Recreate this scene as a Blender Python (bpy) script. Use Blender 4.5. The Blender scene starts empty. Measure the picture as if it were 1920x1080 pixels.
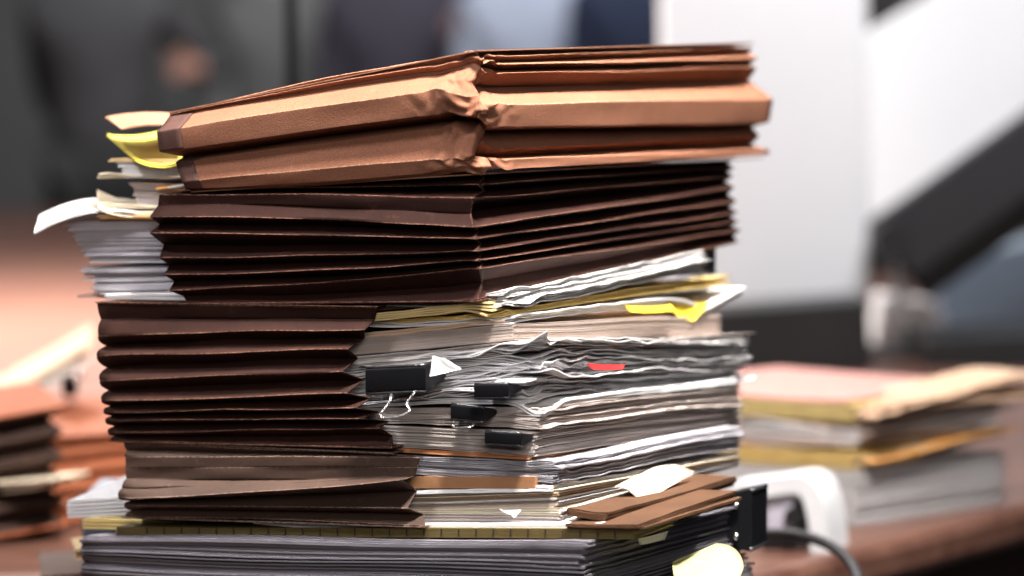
import bpy, math, random
import numpy as np
from mathutils import Vector, noise as mnoise
random.seed(7); np.random.seed(7)
scn = bpy.context.scene
COL = scn.collection

# ------------------------------------------------------------------ camera frame
FPX, HY = 4533.0, 150.0
CAMZ, DESK = 1.20, 0.75
PITCH = math.atan((540-HY)/FPX)
CP, SP = math.cos(PITCH), math.sin(PITCH)
def ray(px, py):
    x = (px-960)/FPX; y = (540-py)/FPX
    return np.array([x, CP+y*SP, -SP+y*CP])
def atY(px, py, Y):
    d = ray(px, py); k = Y/d[1]
    return np.array([d[0]*k, Y, CAMZ+d[2]*k])
# stack frame: C0 = nearest corner of the wallets, A = along left face, B = along right face
TH = math.radians(24)
A = np.array([-math.cos(TH), math.sin(TH)]); B = np.array([0.485, 0.8745])
C0 = np.array([(895-960)/FPX*1.7, 1.70])
M2 = np.linalg.inv(np.column_stack([A, B]))
def LZ(px, py, T=0.0):          # pixel on the vertical plane t=T -> (s, z)
    d = ray(px, py); O = C0+T*B; n = np.array([-A[1], A[0]])
    k = (O@n)/(d[:2]@n); p = d[:2]*k
    return (M2@(p-C0))[0], CAMZ+d[2]*k
def RZ(px, py, S=0.0):          # pixel on the vertical plane s=S -> (t, z)
    d = ray(px, py); O = C0+S*A; n = np.array([-B[1], B[0]])
    k = (O@n)/(d[:2]@n); p = d[:2]*k
    return (M2@(p-C0))[1], CAMZ+d[2]*k
def W(s, t, z):
    p = C0+s*A+t*B
    return np.array([p[0], p[1], z])

def onR(px, py, S, out=0.0):    # point on the right face plane s=S, moved outwards
    t, z = RZ(px, py, S-out); return W(S-out, t, z)
# ------------------------------------------------------------------ materials
def newmat(name):
    m = bpy.data.materials.new(name); m.use_nodes = True
    nt = m.node_tree; b = nt.nodes['Principled BSDF']
    return m, nt, b
def add(nt, t, **kw):
    n = nt.nodes.new(t)
    for k, v in kw.items(): setattr(n, k, v)
    return n
def mix(nt, fac, a, b, mode='MIX'):
    n = nt.nodes.new('ShaderNodeMix'); n.data_type = 'RGBA'; n.blend_type = mode
    for s, v in ((n.inputs[0], fac), (n.inputs[6], a), (n.inputs[7], b)):
        if hasattr(v, 'links'): nt.links.new(v, s)
        elif isinstance(v, (int, float)): s.default_value = v
        else: s.default_value = (*v, 1)
    return n.outputs[2]
def noise_node(nt, scale, detail=3, vec=None, rough=.6):
    n = nt.nodes.new('ShaderNodeTexNoise'); n.inputs['Scale'].default_value = scale
    n.inputs['Detail'].default_value = detail; n.inputs['Roughness'].default_value = rough
    if vec is not None: nt.links.new(vec, n.inputs['Vector'])
    return n.outputs['Fac']
def ramp(nt, fac, p0, p1, c0=(0,0,0), c1=(1,1,1)):
    n = nt.nodes.new('ShaderNodeValToRGB'); nt.links.new(fac, n.inputs[0])
    n.color_ramp.elements[0].position = p0; n.color_ramp.elements[1].position = p1
    n.color_ramp.elements[0].color = (*c0, 1); n.color_ramp.elements[1].color = (*c1, 1)
    return n.outputs[0]
def bump(nt, b, h, strength, dist=.001):
    n = nt.nodes.new('ShaderNodeBump'); n.inputs['Strength'].default_value = strength
    n.inputs['Distance'].default_value = dist; nt.links.new(h, n.inputs['Height'])
    nt.links.new(n.outputs[0], b.inputs['Normal'])

def paper_mat():
    m, nt, b = newmat('paper')
    at = add(nt, 'ShaderNodeAttribute', attribute_name='Col')
    tc = add(nt, 'ShaderNodeTexCoord')
    n1 = noise_node(nt, 35, 4, tc.outputs['Object'])
    mp = add(nt, 'ShaderNodeMapping'); mp.inputs['Scale'].default_value = (7, 7, 1500)
    nt.links.new(tc.outputs['Object'], mp.inputs[0])
    n2 = noise_node(nt, 1, 2, mp.outputs[0])
    c = mix(nt, 1, at.outputs['Color'], ramp(nt, n1, .25, .75, (.86, .85, .85), (1, 1, 1)), 'MULTIPLY')
    c = mix(nt, 1, c, ramp(nt, n2, .3, .7, (.88, .865, .855), (1, 1, 1)), 'MULTIPLY')
    nt.links.new(c, b.inputs['Base Color'])
    b.inputs['Roughness'].default_value = .75; b.inputs['Specular IOR Level'].default_value = .25
    bump(nt, b, noise_node(nt, 90, 4, tc.outputs['Object']), .35, .0012)
    return m
def fibre_mat(name, c0, c1, wear, rough=.8, weave=0.0, spec=.25):
    m, nt, b = newmat(name)
    tc = add(nt, 'ShaderNodeTexCoord')
    big = noise_node(nt, 18, 5, tc.outputs['Object'], .65)
    fine = noise_node(nt, 900, 3, tc.outputs['Object'])
    c = mix(nt, ramp(nt, big, .3, .7), c0, c1)
    c = mix(nt, 1, c, ramp(nt, fine, .25, .75, (.70, .68, .66), (1.1, 1.1, 1.1)), 'MULTIPLY')
    at = add(nt, 'ShaderNodeAttribute', attribute_name='wear')
    wn = noise_node(nt, 420, 3, tc.outputs['Object'])
    wm = mix(nt, 1, at.outputs['Color'], ramp(nt, wn, .38, .62), 'MULTIPLY')
    c = mix(nt, wm, c, wear)
    sc_ = noise_node(nt, 75, 6, tc.outputs['Object'], .75)
    c = mix(nt, ramp(nt, sc_, .60, .82, (0, 0, 0), (.30, .30, .30)), c, wear)
    nt.links.new(c, b.inputs['Base Color'])
    b.inputs['Roughness'].default_value = rough; b.inputs['Specular IOR Level'].default_value = spec
    h = fine
    if weave:
        mp = add(nt, 'ShaderNodeMapping'); mp.inputs['Scale'].default_value = (1100, 1100, 1100)
        nt.links.new(tc.outputs['Object'], mp.inputs[0])
        wv = add(nt, 'ShaderNodeTexWave'); wv.bands_direction = 'X'; wv.inputs['Scale'].default_value = .35; wv.inputs['Distortion'].default_value = 2
        nt.links.new(mp.outputs[0], wv.inputs[0])
        h = mix(nt, weave, fine, wv.outputs['Fac'])
    bump(nt, b, h, .55, .0006)
    return m
def plain_mat(name, c, rough=.5, metal=0, spec=.5, var=.12, scale=12, bmp=0):
    m, nt, b = newmat(name)
    tc = add(nt, 'ShaderNodeTexCoord')
    n = noise_node(nt, scale, 4, tc.outputs['Object'])
    cc = mix(nt, 1, c, ramp(nt, n, .25, .75, (1-var,)*3, (1+var*.4,)*3), 'MULTIPLY')
    nt.links.new(cc, b.inputs['Base Color'])
    b.inputs['Roughness'].default_value = rough; b.inputs['Metallic'].default_value = metal
    b.inputs['Specular IOR Level'].default_value = spec
    if bmp: bump(nt, b, n, bmp, .002)
    return m
def wood_mat():
    m, nt, b = newmat('desk_wood')
    tc = add(nt, 'ShaderNodeTexCoord')
    mp = add(nt, 'ShaderNodeMapping'); mp.inputs['Rotation'].default_value = (0, 0, math.radians(-48)); mp.inputs['Scale'].default_value = (1.2, 22, 22)
    nt.links.new(tc.outputs['Object'], mp.inputs[0])
    n = noise_node(nt, 2.0, 6, mp.outputs[0], .65)
    c = ramp(nt, n, .3, .72, (.060, .025, .017), (.150, .074, .053))
    nt.links.new(c, b.inputs['Base Color'])
    r = ramp(nt, noise_node(nt, 6, 3, tc.outputs['Object']), .2, .8, (.30,)*3, (.42,)*3)
    nt.links.new(r, b.inputs['Roughness'])
    b.inputs['Specular IOR Level'].default_value = .4; b.inputs['Coat Weight'].default_value = .12; b.inputs['Coat Roughness'].default_value = .25
    return m
PAPER = paper_mat()
KRAFT = fibre_mat('tan_kraft', (.240, .103, .061), (.290, .128, .077), (.42, .24, .155), .92, 0, .10)
BROWN = fibre_mat('dark_brown_fibre', (.020, .0075, .0055), (.032, .0122, .0090), (.22, .105, .07), .72, .5, .10)
BROWN2 = fibre_mat('brown_fibre', (.022, .0088, .0062), (.034, .0138, .0098), (.22, .11, .07), .72, .5, .10)
GREYB = fibre_mat('greyish_brown_fibre', (.046, .026, .018), (.070, .041, .029), (.36, .24, .18), .65, .5, .25)
TAPE = fibre_mat('brown_cloth_tape', (.085, .040, .031), (.11, .053, .041), (.3, .2, .15), .7, .7)
ORANGEK = fibre_mat('orange_kraft', (.21, .058, .022), (.28, .080, .032), (.40, .17, .08))
BLACKM = plain_mat('black_enamel', (.004, .004, .005), .42, 0, .22, .3, 40)
BLACKP = plain_mat('black_plastic', (.016, .015, .016), .5, 0, .4, .3, 6)
BLACKE = plain_mat('black_rolled_steel', (.02, .02, .022), .22, 0, .8, .2, 40)
STEEL = plain_mat('steel_wire', (.50, .49, .47), .22, 1, .5, .1, 80)
WOOD = wood_mat()
WHITEP = plain_mat('white_board', (.80, .80, .81), .55, 0, .3, .05, 3)
CORR = fibre_mat('brown_cardboard', (.062, .028, .012), (.095, .043, .019), (.3, .18, .1))

# ------------------------------------------------------------------ object helpers
def mesh_obj(name, V, F, mat, parent=None, smooth=True, origin=None, col=None, wear=None, sharp=None):
    V = np.asarray(V, float)
    if origin is None:
        origin = np.array(parent.location) if parent else np.array([V[:,0].mean(), V[:,1].mean(), V[:,2].min()])
    me = bpy.data.meshes.new(name)
    me.from_pydata((V-origin).tolist(), [], F.tolist() if hasattr(F, 'tolist') else F)
    me.materials.append(mat)
    me.polygons.foreach_set('use_smooth', [smooth]*len(me.polygons))
    if col is not None:
        at = me.color_attributes.new('Col', 'FLOAT_COLOR', 'POINT')
        c = np.ones((len(V), 4)); c[:, :3] = col; at.data.foreach_set('color', c.ravel())
    if wear is not None:
        at = me.color_attributes.new('wear', 'FLOAT_COLOR', 'POINT')
        c = np.ones((len(V), 4)); c[:, :3] = np.asarray(wear)[:, None]; at.data.foreach_set('color', c.ravel())
    if sharp is not None:
        ev = np.empty(len(me.edges)*2, int); me.edges.foreach_get('vertices', ev); ev = ev.reshape(-1, 2)
        s = sharp(ev); at = me.attributes.new('sharp_edge', 'BOOLEAN', 'EDGE'); at.data.foreach_set('value', s.astype(bool))
    me.update()
    o = bpy.data.objects.new(name, me); COL.objects.link(o)
    if parent: o.parent = parent; o.location = np.array(origin)-np.array(parent.location)
    else: o.location = origin
    return o
def tag(o, label, cat, group=None):
    o['label'] = label; o['category'] = cat
    if group: o['group'] = group
    return o
def thing(name, label, cat, loc, group=None):
    o = bpy.data.objects.new(name, None); COL.objects.link(o); o.location = loc; o.empty_display_size = .05
    return tag(o, label, cat, group)
def box(c, sx, sy, sz, ux=(1,0,0), uy=(0,1,0), bev=0):   # centre, sizes, axes -> V,F
    ux, uy = np.array(ux, float), np.array(uy, float); uz = np.cross(ux, uy)
    if bev <= 0:
        V = [np.array(c)+i*sx/2*ux+j*sy/2*uy+k*sz/2*uz for i in (-1,1) for j in (-1,1) for k in (-1,1)]
        F = [[0,1,3,2],[4,6,7,5],[0,4,5,1],[2,3,7,6],[0,2,6,4],[1,5,7,3]]
        return np.array(V), F
    # rounded rectangle (in ux,uy) with bevelled rims along uz
    pts = []
    r = bev
    for (cx, cy, a0) in ((1,1,0),(-1,1,90),(-1,-1,180),(1,-1,270)):
        for q in range(5):
            a = math.radians(a0+q*22.5); pts.append((cx*(sx/2-r)+r*math.cos(a), cy*(sy/2-r)+r*math.sin(a)))
    P = np.array(pts); n = len(P); V = []
    b2 = min(r, sz/2)*.6
    for (zz, sh) in ((-sz/2, b2), (-sz/2+b2*.3, b2*.3), (-sz/2+b2, 0), (sz/2-b2, 0), (sz/2-b2*.3, b2*.3), (sz/2, b2)):
        sc = np.array([(sx/2-sh)/(sx/2), (sy/2-sh)/(sy/2)])
        for p in P*sc: V.append(np.array(c)+p[0]*ux+p[1]*uy+zz*uz)
    F = []
    for k in range(5):
        for i in range(n):
            F.append([k*n+i, k*n+(i+1)%n, (k+1)*n+(i+1)%n, (k+1)*n+i])
    F.append(list(range(n))[::-1]); F.append(list(range(5*n, 6*n)))
    return np.array(V), F
def tube(P, r, seg=8, closed=False):
    P = [np.array(p, float) for p in P]; n = len(P); V = []; F = []
    up = np.array([.13, .21, .97])
    for i, p in enumerate(P):
        d = P[min(i+1, n-1)]-P[max(i-1, 0)]; d /= np.linalg.norm(d)
        x = np.cross(d, up)
        if np.linalg.norm(x) < .1: x = np.cross(d, np.array([1, 0, 0]))
        x /= np.linalg.norm(x); y = np.cross(d, x)
        for k in range(seg):
            a = 2*math.pi*k/seg; V.append(p+r*(math.cos(a)*x+math.sin(a)*y))
    for i in range(n-1):
        for k in range(seg): F.append([i*seg+k, i*seg+(k+1)%seg, (i+1)*seg+(k+1)%seg, (i+1)*seg+k])
    F.append(list(range(seg))[::-1]); F.append(list(range((n-1)*seg, n*seg)))
    return np.array(V), F
def spline(P, k=8):
    P = [np.array(p, float) for p in P]; out = []
    Q = [2*P[0]-P[1]]+P+[2*P[-1]-P[-2]]
    for i in range(1, len(Q)-2):
        for j in range(k):
            t = j/k; a, b, c, d = Q[i-1], Q[i], Q[i+1], Q[i+2]
            out.append(.5*((2*b)+(-a+c)*t+(2*a-5*b+4*c-d)*t*t+(-a+3*b-3*c+d)*t**3))
    out.append(P[-1]); return out
def merge(parts):
    V = []; F = []; o = 0
    for v, f in parts:
        V.append(np.asarray(v)); F += [[i+o for i in q] for q in (f.tolist() if hasattr(f, 'tolist') else f)]; o += len(v)
    return np.vstack(V), F

# ------------------------------------------------------------------ accordion wallets
def smoothn(x, y, z): return mnoise.noise(Vector((x, y, z)))
def lerp(a, b, t): return a+(b-a)*t
ROWS = [0, .06, .3, .55, .8, .95]
def wallet(name, label, levels, mouth, mat, tB, group, crumple=0, tape=None, panel_ext=(0, 0), sag=.0006, seed=0, cornerwear=0, pm=None, kt=0.0, rows=ROWS):
    """levels, top to bottom: dict oL, oR (outward offsets), L=(px,y) left end, M=y at middle, C=y at corner/mouth (px given by 'cpx'),
       R=(px,y) right end, CR=y of right face at the corner."""
    nl = len(levels); LV = []
    for l in levels:
        cpx = l.get('cpx', 895)
        sL, zL = LZ(*l['L']); sC, zC = LZ(cpx, l['C'])
        zM = None
        if 'M' in l:
            pm_ = (l['L'][0]+cpx)/2; zM = LZ(pm_, l['M'])[1]-(zL+zC)/2
        d = dict(oL=l['oL'], sL=sL, zL=zL, sC=sC, zC=zC, q=zM or 0.0, k=l.get('wear'))
        if mouth == 'left':
            d['oR'] = l.get('oR', l['oL']); d['tR'], d['zR'] = RZ(*l['R']); d['zCR'] = RZ(895, l.get('CR', l['C']))[1]
        LV.append(d)
    base = W(.12, .2, min(min(d['zL'], d['zC']) for d in LV))
    root = thing(name, label, 'file wallet', base, group)
    rowdef = []
    for i in range(nl-1):
        rowdef += [(i, f) for f in rows]
    rowdef.append((nl-1, 0.0))
    NC = 92 if crumple else 46
    def cl(n, p=1.6): return [1-(1-k/n)**p for k in range(n+1)]      # clustered to the end
    cols = []
    if mouth == 'left':
        for u in cl(NC, 1.9): cols.append(('f', 1-u))                 # s = u*sL from sL to 0
        for u in cl(NC, 1.9)[::-1][1:]: cols.append(('r', 1-u))
        for k in range(1, 9): cols.append(('b', k/8))
        ci = NC
    else:
        for k in range(47): cols.append(('f', 1-(k/46)))             # from mouth to left end
        for k in range(1, 13): cols.append(('w', k/12))
        for k in range(1, 9): cols.append(('b', k/8))
        ci = 46
    G = np.zeros((len(rowdef), len(cols), 3)); WE = np.zeros((len(rowdef), len(cols)))
    offs = [d['oL'] for d in LV]
    for ri, (i, f) in enumerate(rowdef):
        j = min(i+1, nl-1)
        for c, (kd, u) in enumerate(cols):
            def pos(d, li):
                wob = sag*smoothn(u*3.1+seed, li*1.7, {'f': 0, 'r': 4, 'b': 9, 'w': 13}[kd])
                if mouth == 'left':
                    if kd == 'f':
                        s = d['sL']*u
                        z = lerp(d['zC'], d['zL'], u)+4*u*(1-u)*d['q']
                        o = d['oL']; e = math.exp(-(s/.012)**2)
                        z = lerp(z, (d['zC']+d['zCR'])/2, .5*e*2 if u == 0 else e*.6)
                        o = o*(1-.5*math.exp(-((1-u)/.03)**2)) if o < 0 else o
                        return s-d['oR']*(.15 if d['oR'] < 0 else 1)*math.exp(-(s/.012)**2), -o, z+wob*(1-math.exp(-(s/.03)**2))
                    if kd == 'r':
                        t = d['tR']*u; z = lerp(d['zCR'], d['zR'], u); e = math.exp(-(t/.012)**2)
                        z = lerp(z, (d['zC']+d['zCR'])/2, e*.6)
                        oR = d['oR']*(1-.85*math.exp(-(t/.008)**2)-.55*math.exp(-((1-u)/.04)**2)) if d['oR'] < 0 else d['oR']
                        return -oR, t-d['oL']*math.exp(-(t/.02)**2), z+wob*(1-math.exp(-(t/.03)**2))
                    s = d['sL']*u
                    return s-d['oR']*(.45 if d['oR'] < 0 else 1)*(1-u), d['tR']+d['oR']*.2, d['zR']+(d['zL']-d['zC'])*u
                if kd == 'f':
                    s = lerp(d['sL'], d['sC'], u); o = d['oL']
                    z = lerp(d['zL'], d['zC'], u)+4*u*(1-u)*d['q']+wob
                    return s+o*.4*math.exp(-(u/.04)**2), -o*(1-.7*math.exp(-(u/.03)**2)), z
                if kd == 'w':
                    return d['sL']+d['oL']*.4, u*tB-d['oL']*math.exp(-(u*tB/.008)**2)*.3, d['zL']+kt*u*tB+wob
                return lerp(d['sL'], d['sC'], u), tB, d['zL']+kt*tB
            un = 0 if crumple else .0016*smoothn(u*2.3+seed*1.3, i*3.7, {'f': 1, 'r': 6, 'b': 10, 'w': 15}[kd])
            p0 = np.array(pos(LV[i], i)); p1 = np.array(pos(LV[j], j))
            p = lerp(p0, p1, f)
            if mouth == 'right' and 0 < f < 1:
                o0, o1 = LV[i]['oL'], LV[j]['oL']; e_ = f**2.4 if o0 > o1 else 1-(1-f)**2.4
                if kd == 'w': p[0] += (e_-f)*(o1-o0)*.4
                elif kd == 'f': p[0] += (e_-f)*(o1-o0)*.4*math.exp(-(u/.04)**2); p[1] -= (e_-f)*(o1-o0)*.6*math.exp(-(u/.25)**2)
            # paper bow between folds
            bow = 4*f*(1-f)*.0009*smoothn(u*4+seed*3, i*2.3, 5)
            if kd == 'f': p[1] -= bow+un*min(1, abs(1-u)*9, u*9+.0)
            elif kd == 'r': p[0] -= bow+un*min(1, abs(1-u)*9, u*9)
            else: p[0] -= bow
            if crumple and kd in 'fr':
                d_ = LV[i]['sL']*u if kd == 'f' else LV[i].get('tR', .4)*u
                g = crumple*math.exp(-(d_/.026)**2)
                if g > 1e-5:
                    x = (d_ if kd == 'f' else -d_)*95; zz = p[2]*150
                    r1 = 1-abs(2*smoothn(x*.55+3, zz*.55, seed)); r2 = 1-abs(2*smoothn(x*1.3, zz*1.2+7, seed+3))
                    vd = mnoise.voronoi(Vector((x*.75+smoothn(x, zz, 2)*.4, zz*.55, seed)))[0]
                    a_ = .45*g*(r1-.45)+1.25*g*(.45-vd[0])+.25*g*(r2-.5)
                    p[0] -= a_*(1 if kd == 'r' else .6); p[1] -= a_*(1 if kd == 'f' else .6)
                    p[2] += g*.9*smoothn(x*.8+11, zz*.35, seed+6)
            G[ri, c] = W(*p)
            ridge = 0
            if f == 0.0 and 0 <= i < nl:
                l_ = offs[i-1] if i > 0 else -1; r_ = offs[i+1] if i < nl-1 else -1
                ridge = 1.0 if (offs[i] >= l_ and offs[i] >= r_) else 0
            w = ridge*.9
            if cornerwear and abs(c-ci) < 1: w = max(w, cornerwear)
            WE[ri, c] = w
    nr, nc = G.shape[:2]
    V = G.reshape(-1, 3)
    F = [[r*nc+c, (r+1)*nc+c, (r+1)*nc+c+1, r*nc+c+1] for r in range(nr-1) for c in range(nc-1)]
    lev_rows = {ri for ri, (i, f) in enumerate(rowdef) if f == 0.0}
    lr = np.array([r in lev_rows for r in range(nr)])
    def sharp(ev):
        r0, r1 = ev[:, 0]//nc, ev[:, 1]//nc; c0, c1 = ev[:, 0] % nc, ev[:, 1] % nc
        return ((r0 == r1) & lr[r0]) | ((c0 == c1) & (c0 == ci) & (not crumple))
    g = mesh_obj('gusset', V, F, mat, root, True, None, None, WE.ravel(), sharp)
    so = g.modifiers.new('thickness', 'SOLIDIFY'); so.thickness = .0007; so.offset = 0
    # covers
    def cover(nm, d, dz, th, oo):
        if mouth == 'left':
            s0, s1, t0, t1 = -oo, d['sL']+panel_ext[0], -oo, d['tR']+panel_ext[1]
            zf = lambda s, t: lerp(d['zC'], d['zL'], max(s, 0)/d['sL'])+(d['zR']-d['zCR'])*max(t, 0)/d['tR']
        else:
            s0, s1, t0, t1 = d['sC'], d['sL']+oo, -oo, tB
            zf = lambda s, t: lerp(d['zC'], d['zL'], (s-d['sC'])/(d['sL']-d['sC']))+kt*t
        n = 22; T = []; Bt = []
        for a_ in range(n+1):
            for b_ in range(n+1):
                s, t = lerp(s0, s1, a_/n), lerp(t0, t1, b_/n); z = zf(s, t)+dz
                T.append(W(s, t, z)); Bt.append(W(s, t, z-th))
        m_ = n+1; Vp = np.array(T+Bt); N = m_*m_; Fp = []
        for a_ in range(n):
            for b_ in range(n):
                q = [a_*m_+b_, (a_+1)*m_+b_, (a_+1)*m_+b_+1, a_*m_+b_+1]; Fp.append(q[::-1]); Fp.append([x+N for x in q])
        rim = [k for k in range(m_)]+[a_*m_+n for a_ in range(1, m_)]+[n*m_+k for k in range(n-1, -1, -1)]+[a_*m_ for a_ in range(n-1, 0, -1)]
        for k in range(len(rim)):
            x, y = rim[k], rim[(k+1) % len(rim)]; Fp.append([x, y, y+N, x+N])
        we = np.zeros(len(Vp)); we[rim] = .9
        mesh_obj(nm, Vp, Fp, mat, root, False, None, None, we)
    cover('front_panel', LV[0], .0012, .0009, LV[0]['oL']+.0012)
    cover('back_panel', LV[-1], -.0002, .0009, LV[-1]['oL']+.0012)
    if tape:
        for (l0, l1, w_) in tape:
            r0 = [k for k, q in enumerate(rowdef) if q == (l0, 0)][0]; r1 = [k for k, q in enumerate(rowdef) if q == (l1, 0)][0]
            cs = [c for c in range(ci) if (LV[l0]['sL']*(1-cols[c][1])) <= w_]
            sub = G[r0:r1+1, :max(cs)+1].copy()
            lastfix = w_/LV[l0]['sL']
            out = np.array([-B[0], -B[1], .25])*.0011
            Vt = (sub+out).reshape(-1, 3); mcols = sub.shape[1]
            Ft = [[r*mcols+c, (r+1)*mcols+c, (r+1)*mcols+c+1, r*mcols+c+1] for r in range(sub.shape[0]-1) for c in range(mcols-1)]
            tp = mesh_obj('edge_tape', Vt, Ft, TAPE, root, True, None, None, np.zeros(len(Vt)))
            so = tp.modifiers.new('thickness', 'SOLIDIFY'); so.thickness = .0005; so.offset = 0
    return root

# ------------------------------------------------------------------ paper bundles
def sheet_stack(O, a, b, s0f, s1, t0, t1, ztop, zbot, n, colf, jit=.0012, rot=.004, wav=.0008, frq=28, crum=0, curl=None, extra=None, th=None, seed=0, ns=28, nt=30, fan=.15, thmax=.0020, side_s0=True, rot0=0.0):
    rs = np.random.RandomState(seed+11)
    u = np.linspace(0, 1, ns)**1.5; v = np.linspace(0, 1, nt)**1.15
    ph = rs.uniform(0, 6.28, 8); kx = rs.uniform(-1, 1, 8)*frq; ky = rs.uniform(-1, 1, 8)*frq; dp = rs.uniform(-1, 1, 8)*fan
    phc = rs.uniform(0, 6.28, 8); cx = rs.uniform(-1, 1, 8)*190; cy = rs.uniform(-1, 1, 8)*190; dpc = rs.uniform(-1, 1, 8)*.9
    AV = []; AF = []; AC = []; base = 0
    for k in range(n):
        f = (k+.5)/n
        s0 = s0f(f)+rs.normal()*jit; tt0 = t0+abs(rs.normal())*jit*.8
        rr = rs.normal()*rot+rot0
        S = s0+(s1-s0)*u[:, None]+np.zeros((1, nt)); T = tt0+(t1+rs.normal()*jit-tt0)*v[None, :]+np.zeros((ns, 1))
        S = S+rr*(T-t0); T = T-rr*(S-s0)*.6
        Z = ztop(S, T)*(1-f)+zbot(S, T)*f
        gap = np.clip(np.abs(ztop(S, T)-zbot(S, T))/n, 1e-4, 1)
        wv = sum(np.sin(kx[i]*S+ky[i]*T+ph[i]+dp[i]*k) for i in range(8))/2.6
        Z = Z+wav*wv
        if crum:
            de = np.minimum(np.abs(S-s0), np.abs(T-tt0)); dc = np.hypot(S-s0, T-tt0)
            g = crum*(np.exp(-dc/.03)+.35*np.exp(-de/.008))
            tri = lambda q: np.arcsin(np.sin(q))*.64
            cw = sum(tri(cx[i]*S+cy[i]*T+phc[i]+dpc[i]*k) for i in range(8))/2.2
            Z = Z+g*cw
            S = S+.5*g*sum(np.sin(cx[i]*T*1.1+phc[i]*2+dpc[i]*k) for i in range(8))/2.2*np.exp(-np.abs(S-s0)/.01)
        if curl:
            amt, wd = curl[0], curl[1]; cf = amt(f) if callable(amt) else amt
            x = np.clip(1-(S-s0)/wd, 0, 1); Z = Z+cf*x**2
        if extra: Z = Z+extra(S, T, f, s0, tt0)
        h = th if th else np.minimum(gap*.93, thmax)
        X = O[0]+S*a[0]+T*b[0]; Y = O[1]+S*a[1]+T*b[1]
        top = np.stack([X, Y, Z+h/2], -1).reshape(-1, 3); bot = np.stack([X, Y, Z-h/2], -1).reshape(-1, 3)
        N = ns*nt
        idx = np.arange(N).reshape(ns, nt)
        q = np.stack([idx[:-1, :-1], idx[1:, :-1], idx[1:, 1:], idx[:-1, 1:]], -1).reshape(-1, 4)
        rim = np.concatenate([idx[0, :], idx[1:, -1], idx[-1, -2::-1], idx[-2:0:-1, 0]])
        R = len(rim); side = np.vstack([top[rim], bot[rim]])
        i0 = np.arange(R); i1 = (i0+1) % R
        sq = np.stack([i0, i1, i1+R, i0+R], -1)+2*N
        AV.append(np.vstack([top, bot, side])); AF.append(np.vstack([q[:, ::-1], q+N, sq])+base)
        c = np.array(colf(k, rs)); AC.append(np.tile(c, (2*N+2*R, 1))); base += 2*N+2*R
    return np.vstack(AV), np.vstack(AF), np.vstack(AC)
def tint(base, var=.06, alt=None, p=.0):
    def f(k, rs):
        c = np.array(alt[rs.randint(len(alt))] if alt and rs.rand() < p else base)
        return np.clip(c*(1+rs.normal()*var), 0, .88)
    return f
WHITE, CREAM, MANILA, YEL, TANC, GREY, ORNG = (.80,.79,.78), (.80,.70,.52), (.78,.58,.30), (.80,.66,.20), (.55,.36,.22), (.62,.61,.63), (.70,.30,.12)
def bundle(name, label, cat, T, I, E, R=None, n=8, col=WHITE, var=.05, alt=None, p=0, ext=.12, tlen=.26, kt=0.0, group=None, rake=0.0, seed=None, mat=None, **kw):
    """I,E: (px, ytop, ybottom) on the front plane t=T, E is the visible end/corner; R: (px, ytop, ybottom) on the right face."""
    global _sd
    _sd += 1
    if seed is None: seed = _sd
    sI, zIt = LZ(I[0], I[1], T); _, zIb = LZ(I[0], I[2], T)
    sE, zEt = LZ(E[0], E[1], T); sEb, zEb = LZ(E[3] if len(E) > 3 else E[0], E[2], T)
    if R:
        tR, zRt = RZ(R[0], R[1], sE); _, zRb = RZ(R[0], R[2], sE)
        k1, k2, t1 = (zRt-zEt)/(tR-T), (zRb-zEb)/(tR-T), tR
    else: k1 = k2 = kt; t1 = T+tlen
    left = sE > sI
    dirn = 1 if left else -1
    def zf(zI, zE, k):
        sl = (zI-zE)/(sI-sE)
        def g(s, t):
            ss = np.maximum(s, sI-.02) if left else np.minimum(s, sI+.02)
            return zE+(ss-sE)*sl+(t-T)*k
        return g
    s1 = sI-ext if left else sI+ext
    V, F, C = sheet_stack(C0, A, B, lambda f: lerp(sE, sEb, f), s1, T, t1, zf(zIt, zEt, k1), zf(zIb, zEb, k2), n, tint(col, var, alt, p), seed=seed, **kw)
    o = mesh_obj(name, V, F, mat or PAPER, None, True, None, C)
    return tag(o, label, cat, group)
_sd = 0
def flap(name, label, cat, P, colr, bulge=.004, th=.0005, n=10, parent=None, mat=None, wave=0, group=None, rnd=0):
    """P: four 3-D corners (a,b,c,d round the sheet)."""
    P = [np.array(p) for p in P]; nm = np.cross(P[1]-P[0], P[3]-P[0]); nm /= np.linalg.norm(nm)
    Tt = []; Bt = []
    for i in range(n+1):
        for j in range(n+1):
            u, v = i/n, j/n
            if rnd:
                x_, y_ = 2*u-1, 2*v-1; u, v = .5+.5*x_*math.sqrt(1-rnd*y_*y_/2), .5+.5*y_*math.sqrt(1-rnd*x_*x_/2)
            p = P[0]*(1-u)*(1-v)+P[1]*u*(1-v)+P[2]*u*v+P[3]*(1-u)*v
            p = p+nm*(bulge*(4*u*(1-u))+wave*math.sin(u*7+v*5))
            Tt.append(p+nm*th/2); Bt.append(p-nm*th/2)
    m_ = n+1; N = m_*m_; V = np.array(Tt+Bt); F = []
    for a_ in range(n):
        for b_ in range(n):
            q = [a_*m_+b_, (a_+1)*m_+b_, (a_+1)*m_+b_+1, a_*m_+b_+1]; F.append(q); F.append([x+N for x in q[::-1]])
    rim = list(range(m_))+[a_*m_+n for a_ in range(1, m_)]+[n*m_+k for k in range(n-1, -1, -1)]+[a_*m_ for a_ in range(n-1, 0, -1)]
    for k in range(len(rim)):
        x, y = rim[k], rim[(k+1) % len(rim)]; F.append([x+N, y+N, y, x])
    o = mesh_obj(name, V, F, mat or PAPER, parent, True, None, np.tile(np.array(colr), (len(V), 1)))
    if label: tag(o, label, cat, group)
    return o
exec_parts = []

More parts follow.
